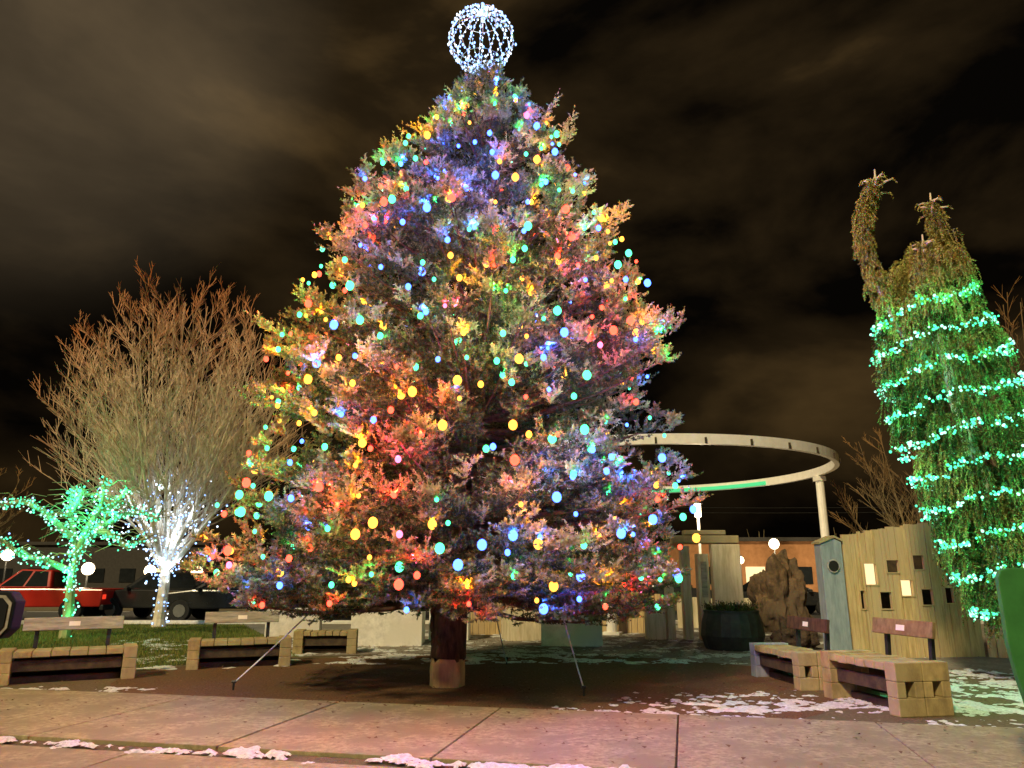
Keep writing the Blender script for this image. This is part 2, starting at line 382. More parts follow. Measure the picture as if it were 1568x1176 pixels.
gl=empty('light_globe'); gc=Vector((-.575,CY,11.3)); gr=.60
m=MB(); led=MB()
for k in range(8):
    a=math.pi*k/8+.1
    for sgn in(0,math.pi):
        pts=[]
        for j in range(15):
            ph=-math.pi/2+math.pi*j/14
            pts.append(gc+Vector((gr*math.cos(ph)*math.cos(a+sgn),gr*math.cos(ph)*math.sin(a+sgn),gr*math.sin(ph))))
        m.tube(pts,.006,4)
        for j in range(34):
            ph=-math.pi/2+math.pi*(j+random.random())/34
            p=gc+Vector((gr*math.cos(ph)*math.cos(a+sgn),gr*math.cos(ph)*math.sin(a+sgn),gr*math.sin(ph)))
            led.ball(p+Vector((random.gauss(0,.016),random.gauss(0,.016),0)),random.uniform(.009,.022),random.choice([0,1,1]),5,4,1.5)
for ph in(-.9,0,.9): 
    m.tube([gc+Vector((gr*math.cos(ph)*math.cos(a),gr*math.cos(ph)*math.sin(a),gr*math.sin(ph))) for a in [i*math.pi/16 for i in range(33)]],.007,4)
m.tube([(-.57,CY,10.5),(-.57,CY,10.72)],.03,6)
m.obj('wire_frame',M_white,gl); led.obj('leds',[E_cold,E_blue2],gl)
point('globe_light',gc,(.6,.78,1),14,.05,gl)
# ------------------------------------------------------------ bare trees
def bez(a,b,c,n): return [a*(1-t)**2+b*2*t*(1-t)+c*t*t for t in [i/n for i in range(n+1)]]
def bare(name,base,H,Rr,ztr,tr,nl,n2,n3,n4,material,redpow=1,minr=.011):
    root=empty(name); m=MB(); base=Vector(base); low=[]
    top=base+Vector((0,0,ztr))
    m.tube([base-Vector((0,0,.1)),base+Vector((0,0,.25)),base+Vector((.04,0,ztr*.6)),top],[tr*1.5,tr*1.1,tr*.9,tr*.85],10)
    low.append([base+Vector((0,0,.05)),top])
    def tn(p): 
        z=(p.z-base.z)/H; rr=math.hypot(p.x-base.x,p.y-base.y)/Rr
        return max(0,min(1,(max(z-.6,0)*1.6+max(rr-.65,0)*.8)*1.25*redpow))
    for i in range(nl):
        a=i*2.39996+random.uniform(-.3,.3); rho=math.sqrt((i+.5)/nl)
        zend=H*(.46+.54*math.sqrt(max(0,1-rho*rho)))*random.uniform(.92,1.0)
        end=base+Vector((Rr*rho*math.cos(a),Rr*rho*math.sin(a),zend))
        st=base+Vector((0,0,ztr*random.uniform(.7,1)))
        ct=base+Vector((Rr*rho*.62*math.cos(a),Rr*rho*.62*math.sin(a),ztr+(zend-ztr)*.32))
        pts=bez(st,ct,end,8); r0=tr*random.uniform(.35,.55)
        m.tube(pts,[max(minr,r0*(1-j/8)**.9) for j in range(9)],6,tint=[tn(p)*.7 for p in pts]); low.append(pts[:4])
        for j in range(n2):
            t=.18+.8*(j+random.random())/n2; k=min(7,int(t*8)); p=pts[k].lerp(pts[k+1],t*8-k); d=(pts[k+1]-pts[k]).normalized()
            az=random.random()*6.28; rd=Vector((math.cos(az),math.sin(az),.1))
            outw=Vector((p.x-base.x,p.y-base.y,0)); outw=outw.normalized() if outw.length>.2 else Vector((0,0,0))
            l=H*(.11+.17*(1-t))*random.uniform(.6,1.1)
            d2=(d*.9+rd*.75+outw*.35).normalized(); e2=p+d2*l+Vector((0,0,.12*l)); 
            pp=bez(p,p+d2*l*.5-Vector((0,0,.03*l)),e2,4); rr=max(minr*1.3,r0*(1-t)*.5)
            m.tube(pp,[max(minr,rr*(1-q/4.5)) for q in range(5)],4,tint=[tn(x) for x in pp],cap=False)
            for k3 in range(n3):
                t3=.2+.8*(k3+random.random())/n3; k=min(3,int(t3*4)); q=pp[k].lerp(pp[k+1],t3*4-k); dd=(pp[k+1]-pp[k]).normalized()
                az=random.random()*6.28; d3=(dd+Vector((math.cos(az)*.7,math.sin(az)*.7,.25))).normalized()
                l3=l*random.uniform(.28,.5); q2=q+d3*l3
                m.tube([q,q+d3*l3*.5+Vector((0,0,.02)),q2+Vector((0,0,.08*l3))],[minr*1.0,minr*.8,minr*.45],3,tint=min(1,tn(q2)+.02),cap=False)
                for k4 in range(n4):
                    t4=random.uniform(.2,.9); w=q.lerp(q2,t4); az=random.random()*6.28
                    d4=(d3+Vector((math.cos(az)*.6,math.sin(az)*.6,.2))).normalized()
                    m.tube([w,w+d4*l3*random.uniform(.3,.6)],[minr*.65,minr*.35],3,tint=min(1,tn(w)+.08),cap=False)
    m.obj('branches',material,root)
    return root,low
def bulbs_on(lines,root,name,mats,den,rb,off,lights=0,lc=(1,1,1),le=2,maxlen=99):
    b=MB(); pl=[]
    for pts in lines:
        for a,c in zip(pts[:-1],pts[1:]):
            l=(c-a).length
            for k in range(int(l*den)+1):
                p=a.lerp(c,random.random())+Vector((random.gauss(0,off),random.gauss(0,off)-off*.5,random.gauss(0,off)))
                b.ball(p,rb*random.uniform(.6,1.4),random.randrange(len(mats)),5,4); pl.append(p)
    b.obj(name,mats,root)
    for p in random.sample(pl,min(lights,len(pl))): point(name+'_light',p+Vector((0,-.2,0)),lc,le,.05,root)
lt,low=bare('bare_linden_tree',(-11.3,25,0),11.7,3.95,2.3,.17,28,13,8,4,M_twig,redpow=1.15,minr=.0125)
low=[[q for q in pts if q.z<5.0] for pts in low]; low=[p for p in low if len(p)>1]
bulbs_on(low[:1],lt,'trunk_lights',[E_cold,E_blue2,E_blue2],50,.026,.12)
bulbs_on(low[1:],lt,'ice_lights',[E_cold,E_blue2,E_blue2],6.5,.028,.2,12,(.5,.68,1),18)
gt=empty('crabapple_tree'); m=MB(); bs=Vector((-11.75,20.6,0))
def V3(x,z,y=0): return bs+Vector((x,y,z))
limbs=[[V3(0,0),V3(.02,.8),V3(-.03,1.5),V3(.02,2.1)],
 [V3(.02,2.0),V3(-.25,2.7,.2),V3(-.45,3.3,.2),V3(-.5,4.0,.3)],[V3(0,2.1),V3(.3,2.8,-.2),V3(.6,3.4,-.2),V3(.62,4.2,-.2)],
 [V3(-.2,2.6),V3(-.9,3.3,-.3),V3(-1.5,3.55,-.3),V3(-2.1,3.4,-.3)],[V3(.2,2.6),V3(.9,3.2,.3),V3(1.5,3.3,.3),V3(2.0,3.1,.3)],
 [V3(-.05,1.7),V3(-.6,2.0,-.4),V3(-1.2,2.1,-.4),V3(-1.8,2.5,-.4)],[V3(.3,2.8),V3(1.0,2.7,-.4),V3(1.6,2.3,-.4),V3(2.1,2.6,-.4)],[V3(0,2.0),V3(0,2.8,.7),V3(.1,3.3,1.2),V3(.1,3.5,1.6)],
 [V3(.6,3.3),V3(.95,3.6),V3(1.2,3.9)],[V3(-.4,3.2),V3(-.2,3.5),V3(0,3.9)]]
for k,l in enumerate(limbs):
    n=len(l); m.tube(l,[ (.15 if k==0 else .09)*(1-.6*j/n) for j in range(n)],8)
    for q in range(26 if k else 0):
        j=random.randrange(1,n); p=l[j-1].lerp(l[j],random.random()); a=random.random()*6.28
        d=Vector((math.cos(a),math.sin(a),random.uniform(.1,.9))).normalized(); ll=random.uniform(.4,1.0)
        m.tube([p,p+d*ll*.5,p+d*ll+Vector((0,0,-.35*ll))],[.014,.011,.006],3,cap=False)
m.obj('branches',M_timber,gt)
bulbs_on(limbs,gt,'teal_lights',[E_teal,E_teal,E_teal2],60,.026,.085,26,(.03,1,.42),9)
bulbs_on([[x+Vector((0,0,.1)) for x in l] for l in limbs[1:]],gt,'ice_lights',[E_blue2,E_cold],4,.022,.14)
yt,low=bare('bare_maple_tree',(14.4,27,0),7.6,2.4,1.8,.13,10,9,6,3,M_twig2)
bulbs_on([p[:3] for p in low[1:5]],yt,'yellow_lights',[E_yel],14,.035,.12,4,(1,.55,.1),20)
bare('bare_maple_tree',(13.6,20,0),9.6,2.2,2,.14,10,8,6,3,M_twig2)
t3,low=bare('bare_maple_tree',(-17.5,24,0),5.5,2.3,1.5,.1,8,8,5,3,M_twig2)
bulbs_on([p[:4] for p in low[1:4]],t3,'yellow_lights',[E_yel],6,.03,.15,2,(1,.55,.1),10)
# ------------------------------------------------------------ weeping cedar
ct=empty('weeping_cedar_tree'); m=MB()
CZ=[.35,1.2,2.4,3.5,4.5,5.5,6.1,6.6,7.1,7.3]; CCX=[8.15,8.0,7.72,7.5,7.3,7.12,7.05,7.25,7.42,7.45]; CR=[.45,.6,.7,.76,.78,.68,.54,.38,.14,.1]
cY=12.0
m.tube([(8.0,cY,-.1),(7.85,cY,1.5),(7.3,cY,4.5),(7.2,cY,6),(7.45,cY,7.3),(7.42,cY,8.0)],[.16,.14,.09,.06,.03,.01],8)
lead1=[Vector(p) for p in[(7.0,cY,5.0),(6.5,cY-.1,5.6),(6.2,cY-.15,6.4),(6.03,cY-.2,7.2),(6.12,cY-.2,7.8),(6.38,cY-.2,8.4)]]
m.tube(lead1,[.06,.05,.04,.03,.02,.008],6)
lead2=[Vector(p) for p in[(7.2,cY,6.0),(7.38,cY,6.8),(7.48,cY,7.4),(7.42,cY,8.05)]]
lead3=[Vector(p) for p in[(7.1,cY,6.0),(7.0,cY-.2,6.7),(7.05,cY-.2,7.15)]]
m.tube(lead3,[.03,.02,.01],6)
P=[];D=[];L=[];T=[]
def strand(p,out,l,t,seg=4):
    p=Vector(p); d=(out*1.0+Vector((0,0,.15))).normalized()
    for i in range(seg):
        twig(p,d,l/seg*1.1,t); 
        if random.random()<.5:
            twig(p,(d+Vector((random.gauss(0,.5),random.gauss(0,.5),-.2))).normalized(),l/seg,t)
        p=p+d*l/seg; d=(d*.45+Vector((random.gauss(0,.08),random.gauss(0,.08),-.9))).normalized()
for i in range(440):
    z=random.uniform(.6,7.2); rr=interp(z,CZ,CR)
    if random.random()>rr*1.5: continue
    a=random.random()*6.28
    f=random.uniform(.5,1.3)*rr; bt=min(1,max(0,random.gauss(.15,.25)+max(0,z-4.6)*.3))  # upper sprays paler: warm light on the crown put into the tint
    for k in range(13):
        a2=a+random.gauss(0,.16)/max(rr,.3); o=Vector((math.cos(a2),math.sin(a2),0))
        strand(Vector((interp(z,CZ,CCX),cY,z+.2+random.gauss(0,.1)))+o*f*.85,o,random.uniform(.25,.7),min(1,max(0,bt+random.gauss(0,.08))))
def dress(lead,n,w0,w1):
    for i in range(n):
        t=random.random()**.9*(len(lead)-1)*.97; k=min(len(lead)-2,int(t)); p=lead[k].lerp(lead[k+1],t-k); a=random.random()*6.28
        w=w0+(w1-w0)*t/(len(lead)-1); o=Vector((math.cos(a),math.sin(a),0)); strand(p+o*w*random.random()*.5,o*.35,random.uniform(.2,.42)*(.5+w*2),random.uniform(.5,1))
    tp=lead[-1]
    for k in range(9):
        a=k*2.4; b=tp-Vector((0,0,.04+.34*k/9)); d=Vector((math.cos(a),math.sin(a),random.uniform(.25,.6))).normalized()
        l=random.uniform(.16,.22)+.016*k; m.tube([b,b+d*l*.6,b+d*l+Vector((0,0,-.04))],[.022,.022,.014],4,tint=0)
        twig(b+d*l,(d*.5+Vector((0,0,-1))),l*.5,1)
    m.tube([tp-Vector((0,0,.3)),tp+Vector((.02,0,.14))],[.03,.012],5)
dress(lead1[1:],400,.23,.11); dress(lead2,280,.25,.10); dress(lead3,90,.2,.10)
V,TT=needles(P,D,L,T,11,.052,.010,1.1)
np_tris('foliage',V,TT,M_cedar,ct); m.obj('trunk',M_twig,ct,smooth=True)
b=MB(); a=0; z=.9; kk=0
while z<6.1:
    rr=interp(z,CZ,CR)*1.2+.10
    p=Vector((interp(z,CZ,CCX)+rr*math.cos(a),cY+rr*math.sin(a),z+.13*math.cos(a)+.05*math.sin(a*5)+.03*math.sin(a*11+z)))
    for k in range(8 if kk%3 else 3):
        b.ball(p+Vector((random.gauss(0,.05),random.gauss(0,.03),random.gauss(0,.03))),random.uniform(.011,.027),random.choice([0,0,1]),5,4)
    kk+=1
    if kk%2==0 and math.sin(a)<.3: point('teal_light',p+Vector((.05*math.cos(a),.05*math.sin(a),0)),(.03,1,.40),5.5*random.uniform(.5,1.5),.03,ct)
    a+=.16/rr; z+=.16/rr*.52/6.283
b.obj('teal_lights',[E_teal,E_teal2],ct)
# ------------------------------------------------------------ benches
def bench(loc,rz,Ln=1.7,Dp=.65,H=.52,back=True,ends=(1,1),frame=M_timber,seatm=M_timber,bk=M_gray,bw=.75,blue=False):
    o=empty('park_bench',loc,rz)
    for s,nm in((-1,'end_block_left'),(1,'end_block_right')):
        m=MB(); x=s*(Ln/2-.1); w=.2
        for y0 in(-Dp/4,Dp/4):
            dd=Dp/2-.006
            m.box((x,y0,H*.17),(w,dd,H*.34)); m.box((x,y0,H*.82),(w,dd,H*.36))
            m.box((x,y0-dd*.33,H*.49),(w*.99,dd*.33,H*.30)); m.box((x,y0+dd*.33,H*.49),(w*.99,dd*.33,H*.30))
        m.obj(nm,M_blue if (blue and s<0) else frame,o,bevel=.012)
    m=MB(); n=6; sl=Ln-.4
    for k in range(n):
        x=-sl/2+sl*(k+.5)/n; m.box((x,-.01,H-.06-random.uniform(0,.012)),(sl/n-.012,Dp*.96,.09))
    m.obj('seat',seatm,o,bevel=.01)
    m=MB(); m.box((0,-Dp*.30,H*.52),(sl,.08,.16)); m.box((0,Dp*.36,H*.42),(sl,.08,.3)); m.box((0,-.02,.05),(sl,.12,.1)); m.obj('under_rail',M_timber_d,o,bevel=.008)
    if back:
        tl=Matrix.Rotation(R(-10),3,'X')
        m=MB(); m.box((0,Dp*.5+.02,H+.34),(Ln*bw,.055,.2),tilt=tl); m.obj('backrest',bk,o,bevel=.01)
        m=MB()
        for s in(-1,1): m.box((s*Ln*bw*.36,Dp*.5+.07,H*.5+.2),(.06,.05,H+.42),tilt=Matrix.Rotation(R(-4),3,'X'))
        m.obj('back_posts',M_metal,o)
        m=MB(); m.box((.0,Dp*.5-.012,H+.34),(.16,.006,.07),tilt=tl); m.obj('plaque',M_white,o)
    return o
bench((-7.0,12.5,0),R(28),1.9,.6,.5,frame=M_timber)
bench((-4.95,14.35,0),R(20),1.75,.6,.5)
bench((-3.95,16.7,0),R(8),1.3,.55,.48,back=False)
bench((4.72,10.15,0),R(-80),1.55,.72,.60,bk=mat('brown_board',(.25,.18,.08),(.13,.09,.045),6,(2,1,1),.8,.2,spec=.1))
bench((4.32,12.25,0),R(-84),1.7,.6,.52,bk=mat('maroon_board',(.11,.06,.035),(.05,.028,.02),6,(2,1,1),.8,.2,spec=.1),frame=M_timber,blue=True)
# ------------------------------------------------------------ planters, walls
def planter(x,y,w,d,h,rz=0,mt=M_block):
    o=empty('concrete_planter',(x,y,0),rz); m=MB(); t=.09
    m.box((0,-d/2+t/2,h/2),(w,t,h)); m.box((0,d/2-t/2,h/2),(w,t,h)); m.box((-w/2+t/2,0,h/2),(t,d-2*t-.004,h-.003)); m.box((w/2-t/2,0,h/2),(t,d-2*t-.004,h-.003))
    m.obj('walls',mt,o,bevel=.015)
    m=MB(); m.box((0,0,h*.45),(w-2*t-.01,d-2*t-.01,h*.8)); m.obj('soil',M_ground,o)
planter(-2.95,18.8,1.65,1.2,.82,R(3)); planter(1.42,18.8,1.42,1.2,.84,R(-3)); planter(.3,20.2,1.0,1,.8,R(10),M_pale)
planter(-5.9,21.2,1.4,1,.72,R(10)); planter(-1.6,20.3,1.0,1,.85); planter(3.4,23,1.3,1,.85)
def plankwall(name,x0,y0,x1,y1,h,mt,seed=1,pw=.16):
    m=MB(); a=Vector((x0,y0,0)); b=Vector((x1,y1,0)); l=(b-a).length; n=max(1,int(l/pw)); rz=math.atan2(y1-y0,x1-x0)
    for k in range(n):
        p=a.lerp(b,(k+.5)/n); hh=h+random.uniform(-.04,.04); m.box((p.x,p.y,hh/2),(l/n-.01,.07+random.uniform(0,.015),hh),rz)
    return m.obj(name,mt,bevel=.006)
plankwall('timber_palisade',-2.2,21.5,-.3,21.8,1.0,M_timber_v); plankwall('timber_palisade',-.2,22,1.0,22.3,.85,M_timber_v); plankwall('timber_palisade',2.6,22.6,4.6,22.2,1.05,M_timber_v)
plankwall('timber_palisade',5.2,24.5,9,24.5,.9,M_pale)
gw=empty('timber_gateway',(0,0,0)); m=MB()
for x,w,h in((4.55,.22,2.35),(5.0,.3,2.15),(5.62,.75,2.4),(4.1,.2,1.7),(3.7,.5,.95)): m.box((x,20.2,h/2),(w,.3,h))
m.obj('posts',M_pale,gw,bevel=.02)
m=MB(); m.box((5.1,20.2,2.52),(1.75,.36,.2)); m.box((5.1,20.2,2.7),(1.1,.3,.12)); m.obj('lintel',M_timber,gw,bevel=.02)
m=MB(); m.box((5.0,20.03,1.5),(.14,.04,.9)); m.obj('notice',M_gray,gw)
def rock(name,c,sx,sy,sz,mt,seed):
    bpy.ops.mesh.primitive_ico_sphere_add(subdivisions=5,radius=1); o=bpy.context.object; o.name=name
    for v in o.data.vertices:
        p=v.co.copy(); n1=noise.noise(p*1.6+Vector((seed,0,0)))*.45+noise.noise(p*4+Vector((seed,3,0)))*.22+noise.noise(p*10)*.07
        p=p*(1+n1); v.co=Vector((p.x*sx,p.y*sy,max(-.5,p.z)*sz))
    o.location=c; o.data.materials.append(mt); return o
rock('rock_sculpture',(6.75,19.6,.85),.72,.6,1.2,M_rock,3)
rock('boulder',(6.3,17.5,.25),.4,.35,.4,M_timber_d,8); rock('boulder',(8.1,18.0,.3),.5,.5,.6,M_timber,5)
ur=empty('stone_urn_planter',(4.95,17.6,0)); m=MB()
m.tube([(0,0,0),(0,0,.1),(0,0,.3),(0,0,.6),(0,0,.78),(0,0,.84)],[.6,.64,.7,.66,.6,.62],20); m.obj('urn',M_pot,ur,smooth=False,bevel=.02)
P=[];D=[];L=[];T=[]
for k in range(260):
    a=random.random()*6.28; r=random.random()**.5*.45; twig((r*math.cos(a),r*math.sin(a),.82),(math.cos(a)*.8,math.sin(a)*.8,random.uniform(.2,1)),random.uniform(.1,.32),random.random()*.2)
V,TT=needles(P,D,L,T,10,.07,.014,.6); np_tris('plant',V,TT*.3,M_cedar,ur)
# wooden playhouse
ph=empty('wooden_playhouse',(6.75,15.6,0),R(8)); Ln=2.85
def ztop(x): return 2.40+.42*x/Ln
wins=[(.42,.68,1.42,1.83,1),(.92,1.18,1.66,1.9,0),(1.52,1.76,1.72,2.0,0),(1.18,1.44,1.2,1.5,1),(1.62,1.86,1.02,1.32,0),(.70,.94,.95,1.27,0),(.27,.36,.95,1.3,2),(2.1,2.2,1.75,2.05,2),(2.15,2.32,1.05,1.35,0)]
xs=sorted(set([0,Ln]+[w[0] for w in wins]+[w[1] for w in wins]+[i*.17 for i in range(1,16)]))
m=MB()
for xa,xb in zip(xs[:-1],xs[1:]):
    if xb-xa<.004: continue
    xm=(xa+xb)/2; segs=[]; z0=0
    for w in sorted([w for w in wins if w[0]<xm<w[1]],key=lambda w:w[2]): segs.append((z0,w[2])); z0=w[3]
    segs.append((z0,ztop(xm)+random.uniform(-.03,.02)))
    for s0,s1 in segs: m.box((xm,0,(s0+s1)/2),(xb-xa-.007,.06+random.uniform(-.012,.012),s1-s0))
m.obj('front_wall',M_timber_v,ph,bevel=.004)
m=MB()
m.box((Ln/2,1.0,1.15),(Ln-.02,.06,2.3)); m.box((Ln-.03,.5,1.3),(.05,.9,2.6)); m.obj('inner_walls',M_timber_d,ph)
m=MB()
for w in wins:
    x0,x1,z0,z1,_=w; y=-.04
    m.box(((x0+x1)/2,y,z0-.012),(x1-x0+.05,.02,.022)); m.box(((x0+x1)/2,y,z1+.012),(x1-x0+.05,.02,.022))
    for x in(x0-.012,x1+.012): m.box((x,y,(z0+z1)/2),(.022,.018,z1-z0-.004))
m.obj('window_frames',M_timber_v,ph)
m=MB()
for w in wins:
    if w[4]==1: m.box(((w[0]+w[1])/2,.045,(w[2]+w[3])/2),(w[1]-w[0],.01,w[3]-w[2]))
m.obj('lit_windows',E_win,ph)
m=MB()
for k in range(7): m.box((-.02+0,.1+k*.13,1.17),(.05,.122,2.34))
m.obj('side_wall',M_timber_v,ph)
m=MB(); m.prism([(-.50,0),(-.035,0),(-.035,2.26),(-.2,2.34),(-.50,2.22)],-.05,.2); m.obj('tower_panel',M_blue,ph,bevel=.01)
m=MB(); m.prism([(-.53,2.22),(-.2,2.345),(-.02,2.27),(-.02,2.31),(-.2,2.39),(-.53,2.26)],-.08,.24); m.obj('tower_cap',M_timber,ph)
m=MB()
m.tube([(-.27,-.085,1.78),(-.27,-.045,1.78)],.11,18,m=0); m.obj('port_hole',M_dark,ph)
m=MB(); m.tube([(-.27+.12*math.cos(t),-.075,1.78+.12*math.sin(t)) for t in[i*math.pi/10 for i in range(21)]],.016,6); m.obj('port_hole_rim',M_gray,ph)
plankwall('timber_palisade',9.6,15.9,11.5,14.5,2.3,M_timber_v)
# ------------------------------------------------------------ ring structure
rg=empty('ring_pergola',(4.9,28.3,0)); m=MB(); n=120; Ro=6.95; H=5.3; tk=.16; hh=.3
for i in range(n):
    a=2*math.pi*i/n
    for r,z in((Ro,H),(Ro,H+hh),(Ro-tk,H+hh),(Ro-tk,H)): m.v.append((r*math.cos(a),r*math.sin(a),z)); m.t.append(0)
for i in range(n):
    j=(i+1)%n
    for k in range(4):
        k2=(k+1)%4; m.f.append((i*4+k,j*4+k,j*4+k2,i*4+k2)); m.m.append(0)
m.obj('ring_beam',M_white,rg)
m=MB()
for i in range(30):
    a=2*math.pi*i/30; m.box((Ro*1.003*math.cos(a),Ro*1.003*math.sin(a),H+.1),(.05,.05,.18),a)
m.obj('brackets',M_timber_d,rg)
m=MB(); m.tube([((Ro-tk-.03)*math.cos(R(a)),(Ro-tk-.03)*math.sin(R(a)),H+.10) for a in range(30,114,2)],.085,6); m.obj('painted_green_glow',E_ring_glow,rg)  # added glowing tube, imitates green lamp light on the ring's far arc
m=MB()
for a in(R(2),R(92),R(182),R(272-20)): 
    x,y=(Ro-.08)*math.cos(a),(Ro-.08)*math.sin(a); m.tube([(x,y,0),(x,y,H)],.15,12); m.box((x,y,H-.12),(.36,.36,.18),a); m.box((x,y,.04),(.5,.5,.08),a)
m.obj('posts',M_white,rg,bevel=.01)
# ------------------------------------------------------------ vehicles
def car(name,loc,rz,paint,kind):
    o=empty(name,loc,rz); W=1.85; m=MB()
    if kind=='truck':
        body=[(-2.75,.5),(-2.8,1.12),(-.95,1.15),(.95,1.15),(2.5,1.08),(2.75,.95),(2.78,.5)]
        cab=[(-.95,1.15),(-.85,1.78),(.25,1.82),(1.0,1.16)]; wh=(-1.75,1.85); wr=.40
    elif kind=='suv':
        body=[(-2.3,.45),(-2.35,1.0),(-2.25,1.1),(1.1,1.1),(2.15,.98),(2.35,.8),(2.35,.42)]
        cab=[(-2.2,1.1),(-1.9,1.68),(.3,1.72),(1.15,1.1)]; wh=(-1.4,1.5); wr=.37
    else:
        body=[(-2.25,.4),(-2.3,.88),(-1.6,.98),(1.0,.95),(2.0,.82),(2.25,.65),(2.25,.38)]
        cab=[(-1.7,.97),(-1.05,1.42),(.15,1.45),(1.05,.95)]; wh=(-1.4,1.4); wr=.33
    m.prism(body,-W/2,W/2); 
    n=len(cab); b=len(m.v)
    for s in(-1,1):
        for i,(x,z) in enumerate(cab):
            y=s*(W/2-.03 if z<1.2 and i in(0,n-1) else W/2-.2); m.v.append((x,y,z)); m.t.append(0)
    m.f.append(tuple(range(b,b+n))); m.m.append(0); m.f.append(tuple(range(b+2*n-1,b+n-1,-1))); m.m.append(0)
    for i in range(n):
        j=(i+1)%n; m.f.append((b+i,b+n+i,b+n+j,b+j)); m.m.append(0)
    m.obj('body',paint,o,bevel=.05)
    m=MB(); c=[Vector((x,0,z)) for x,z in cab]
    cen=sum(c,Vector())/4
    for s in(-1,1):
        q=[]
        for i,p in enumerate(c):
            pp=cen+(p-cen)*.82; yy=W/2-.03+( -.17)*((pp.z-c[0].z)/(c[1].z-c[0].z)); q.append((pp.x,s*(yy+.012),pp.z+.01))
        mid0=Vector(q[0]).lerp(Vector(q[3]),.5); mid1=Vector(q[1]).lerp(Vector(q[2]),.55); g2=Vector((.04,0,0))
        m.poly([q[0],mid0-g2,mid1-g2,q[1]]); m.poly([mid0+g2,q[3],q[2],mid1+g2])
    for i0,i1,off in((0,1,-.03),(3,2,.03)):
        a=Vector((cab[i0][0]+off,0,cab[i0][1]+.05)); b2=Vector((cab[i1][0]+off,0,cab[i1][1]-.06))
        m.poly([(a.x,-W/2+.15,a.z),(a.x,W/2-.15,a.z),(b2.x,W/2-.3,b2.z),(b2.x,-W/2+.3,b2.z)])
    m.obj('windows',M_glass,o)
    m=MB(); rm=MB()
    for x in wh:
        for s in(-1,1):
            y=s*(W/2-.08); m.tube([(x,y-.12,wr),(x,y+.12,wr)],wr,20); y2=y+s*.125; rm.tube([(x,y2-.01,wr),(x,y2+.01,wr)],wr*.6,12)
    m.obj('tyres',M_tire,o,bevel=.02); rm.obj('rims',M_rim,o)
    m=MB(); 
    for s in(-1,1): m.box((body[0][0]-.03,s*.75,.85),(.06,.22,.16))
    m.obj('tail_lights',E_tail,o)
    m=MB()
    for s in(-1,1): m.box((body[-2][0]-.02,s*.68,.70),(.1,.34,.14))
    m.obj('headlights',M_rim,o)
    m=MB(); m.box((body[0][0]-.04,0,.48),(.14,W*.96,.18)); m.box((body[-1][0]+.02,0,.45),(.14,W*.96,.18)); m.box((body[0][0]-.045,0,.72),(.03,.45,.14))
    for s in(-1,1): m.box((.85,s*(W/2+.09),1.12 if kind!='sedan' else .98),(.12,.18,.12))
    m.obj('trim',M_metal,o,bevel=.015)
car('pickup_truck',(-17.6,28.6,0),R(184),M_red,'truck'); car('parked_suv',(-13.2,29.4,0),R(168),M_blk,'suv'); car('parked_car',(-10.4,28.8,0),R(178),M_blk,'suv')
car('parked_car',(-5.9,30.5,0),R(180),M_blk,'sedan'); car('parked_car',(2,31,0),0,M_red,'sedan'); car('parked_car',(11.5,33,0),0,M_blk,'sedan'); car('parked_car',(6.5,33.4,0),0,M_blk,'suv')
wm=empty('car_wing_mirror',(-3.33,5.0,1.36)); m=MB()
m.prism([(-.16,-.14),(.1,-.15),(.16,-.09),(.17,.08),(.12,.14),(-.12,.15),(-.18,.1)],-.06,.05); m.tube([(-.3,0,-.08),(-.12,0,-.05)],.03,8); m.obj('housing',M_mir,wm,bevel=.02)
gp=[(-.12,-.10),(.09,-.11),(.125,-.07),(.13,.06),(.09,.1),(-.1,.11),(-.13,.07)]
m=MB(); m.prism([(x*1.16,z*1.16) for x,z in gp],-.066,-.058); m.obj('mirror_trim',M_gray,wm)
m=MB(); m.prism(gp,-.074,-.068); m.obj('mirror_glass',M_mir,wm)
gb=empty('green_display_board',(4.55,6.6,0)); m=MB()
pr=[(-.28,-.02),(.5,-.02),(.5,1.62),(.42,1.66),(-.30,1.66),(-.37,1.64),(-.40,1.58),(-.40,1.05),(-.37,.8),(-.33,.62),(-.32,.55),(-.30,.4)]
m.prism(pr,-.03,.03); m.obj('board',M_grn,gb,bevel=.01)
# ------------------------------------------------------------ far background
def building(name,x0,x1,y,d,h,mt,rows=1,lit=.5,rz=0):
    o=empty(name,((x0+x1)/2,y,0),rz); w=x1-x0; m=MB(); m.box((0,d/2,h/2),(w,d,h)); m.obj('walls',mt,o)
    m=MB(); m.box((0,d/2,h+.15),(w+.5,d+.5,.3)); m.obj('roof',M_roof,o)
    a=MB(); bb=MB(); n=int(w/3)
    for r in range(rows):
        for k in range(n):
            t=a if random.random()<lit else bb; t.box((-w/2+(k+.5)*w/n,-.02,1.6+r*3),(1.5,.08,1.3))
    if a.v: a.obj('lit_windows',E_win,o)
    if bb.v: bb.obj('windows',M_glass,o)
building('brick_building',13.5,24.5,60,12,4.2,M_brick,1,.6)
building('low_building',-60,-30,75,14,4.5,M_roof,1,.35); building('low_building',-24,-4,85,12,4.2,M_roof,1,.4); building('low_building',30,60,80,12,4.5,M_roof,1,.3)
m=MB()
for k in range(90):
    x=random.uniform(-95,100); y=random.uniform(95,120); h=random.uniform(4,8)
    for q in range(14):
        a=random.random()*6.28; rr=random.random()*h*.35; hz=h*random.uniform(.35,1)
        m.tube([(x,y,h*.2),(x+rr*.5*math.cos(a),y,hz*.6),(x+rr*math.cos(a),y+rr*math.sin(a),hz)],[.15,.09,.03],3,cap=False)
m.obj('distant_trees',M_twig2)
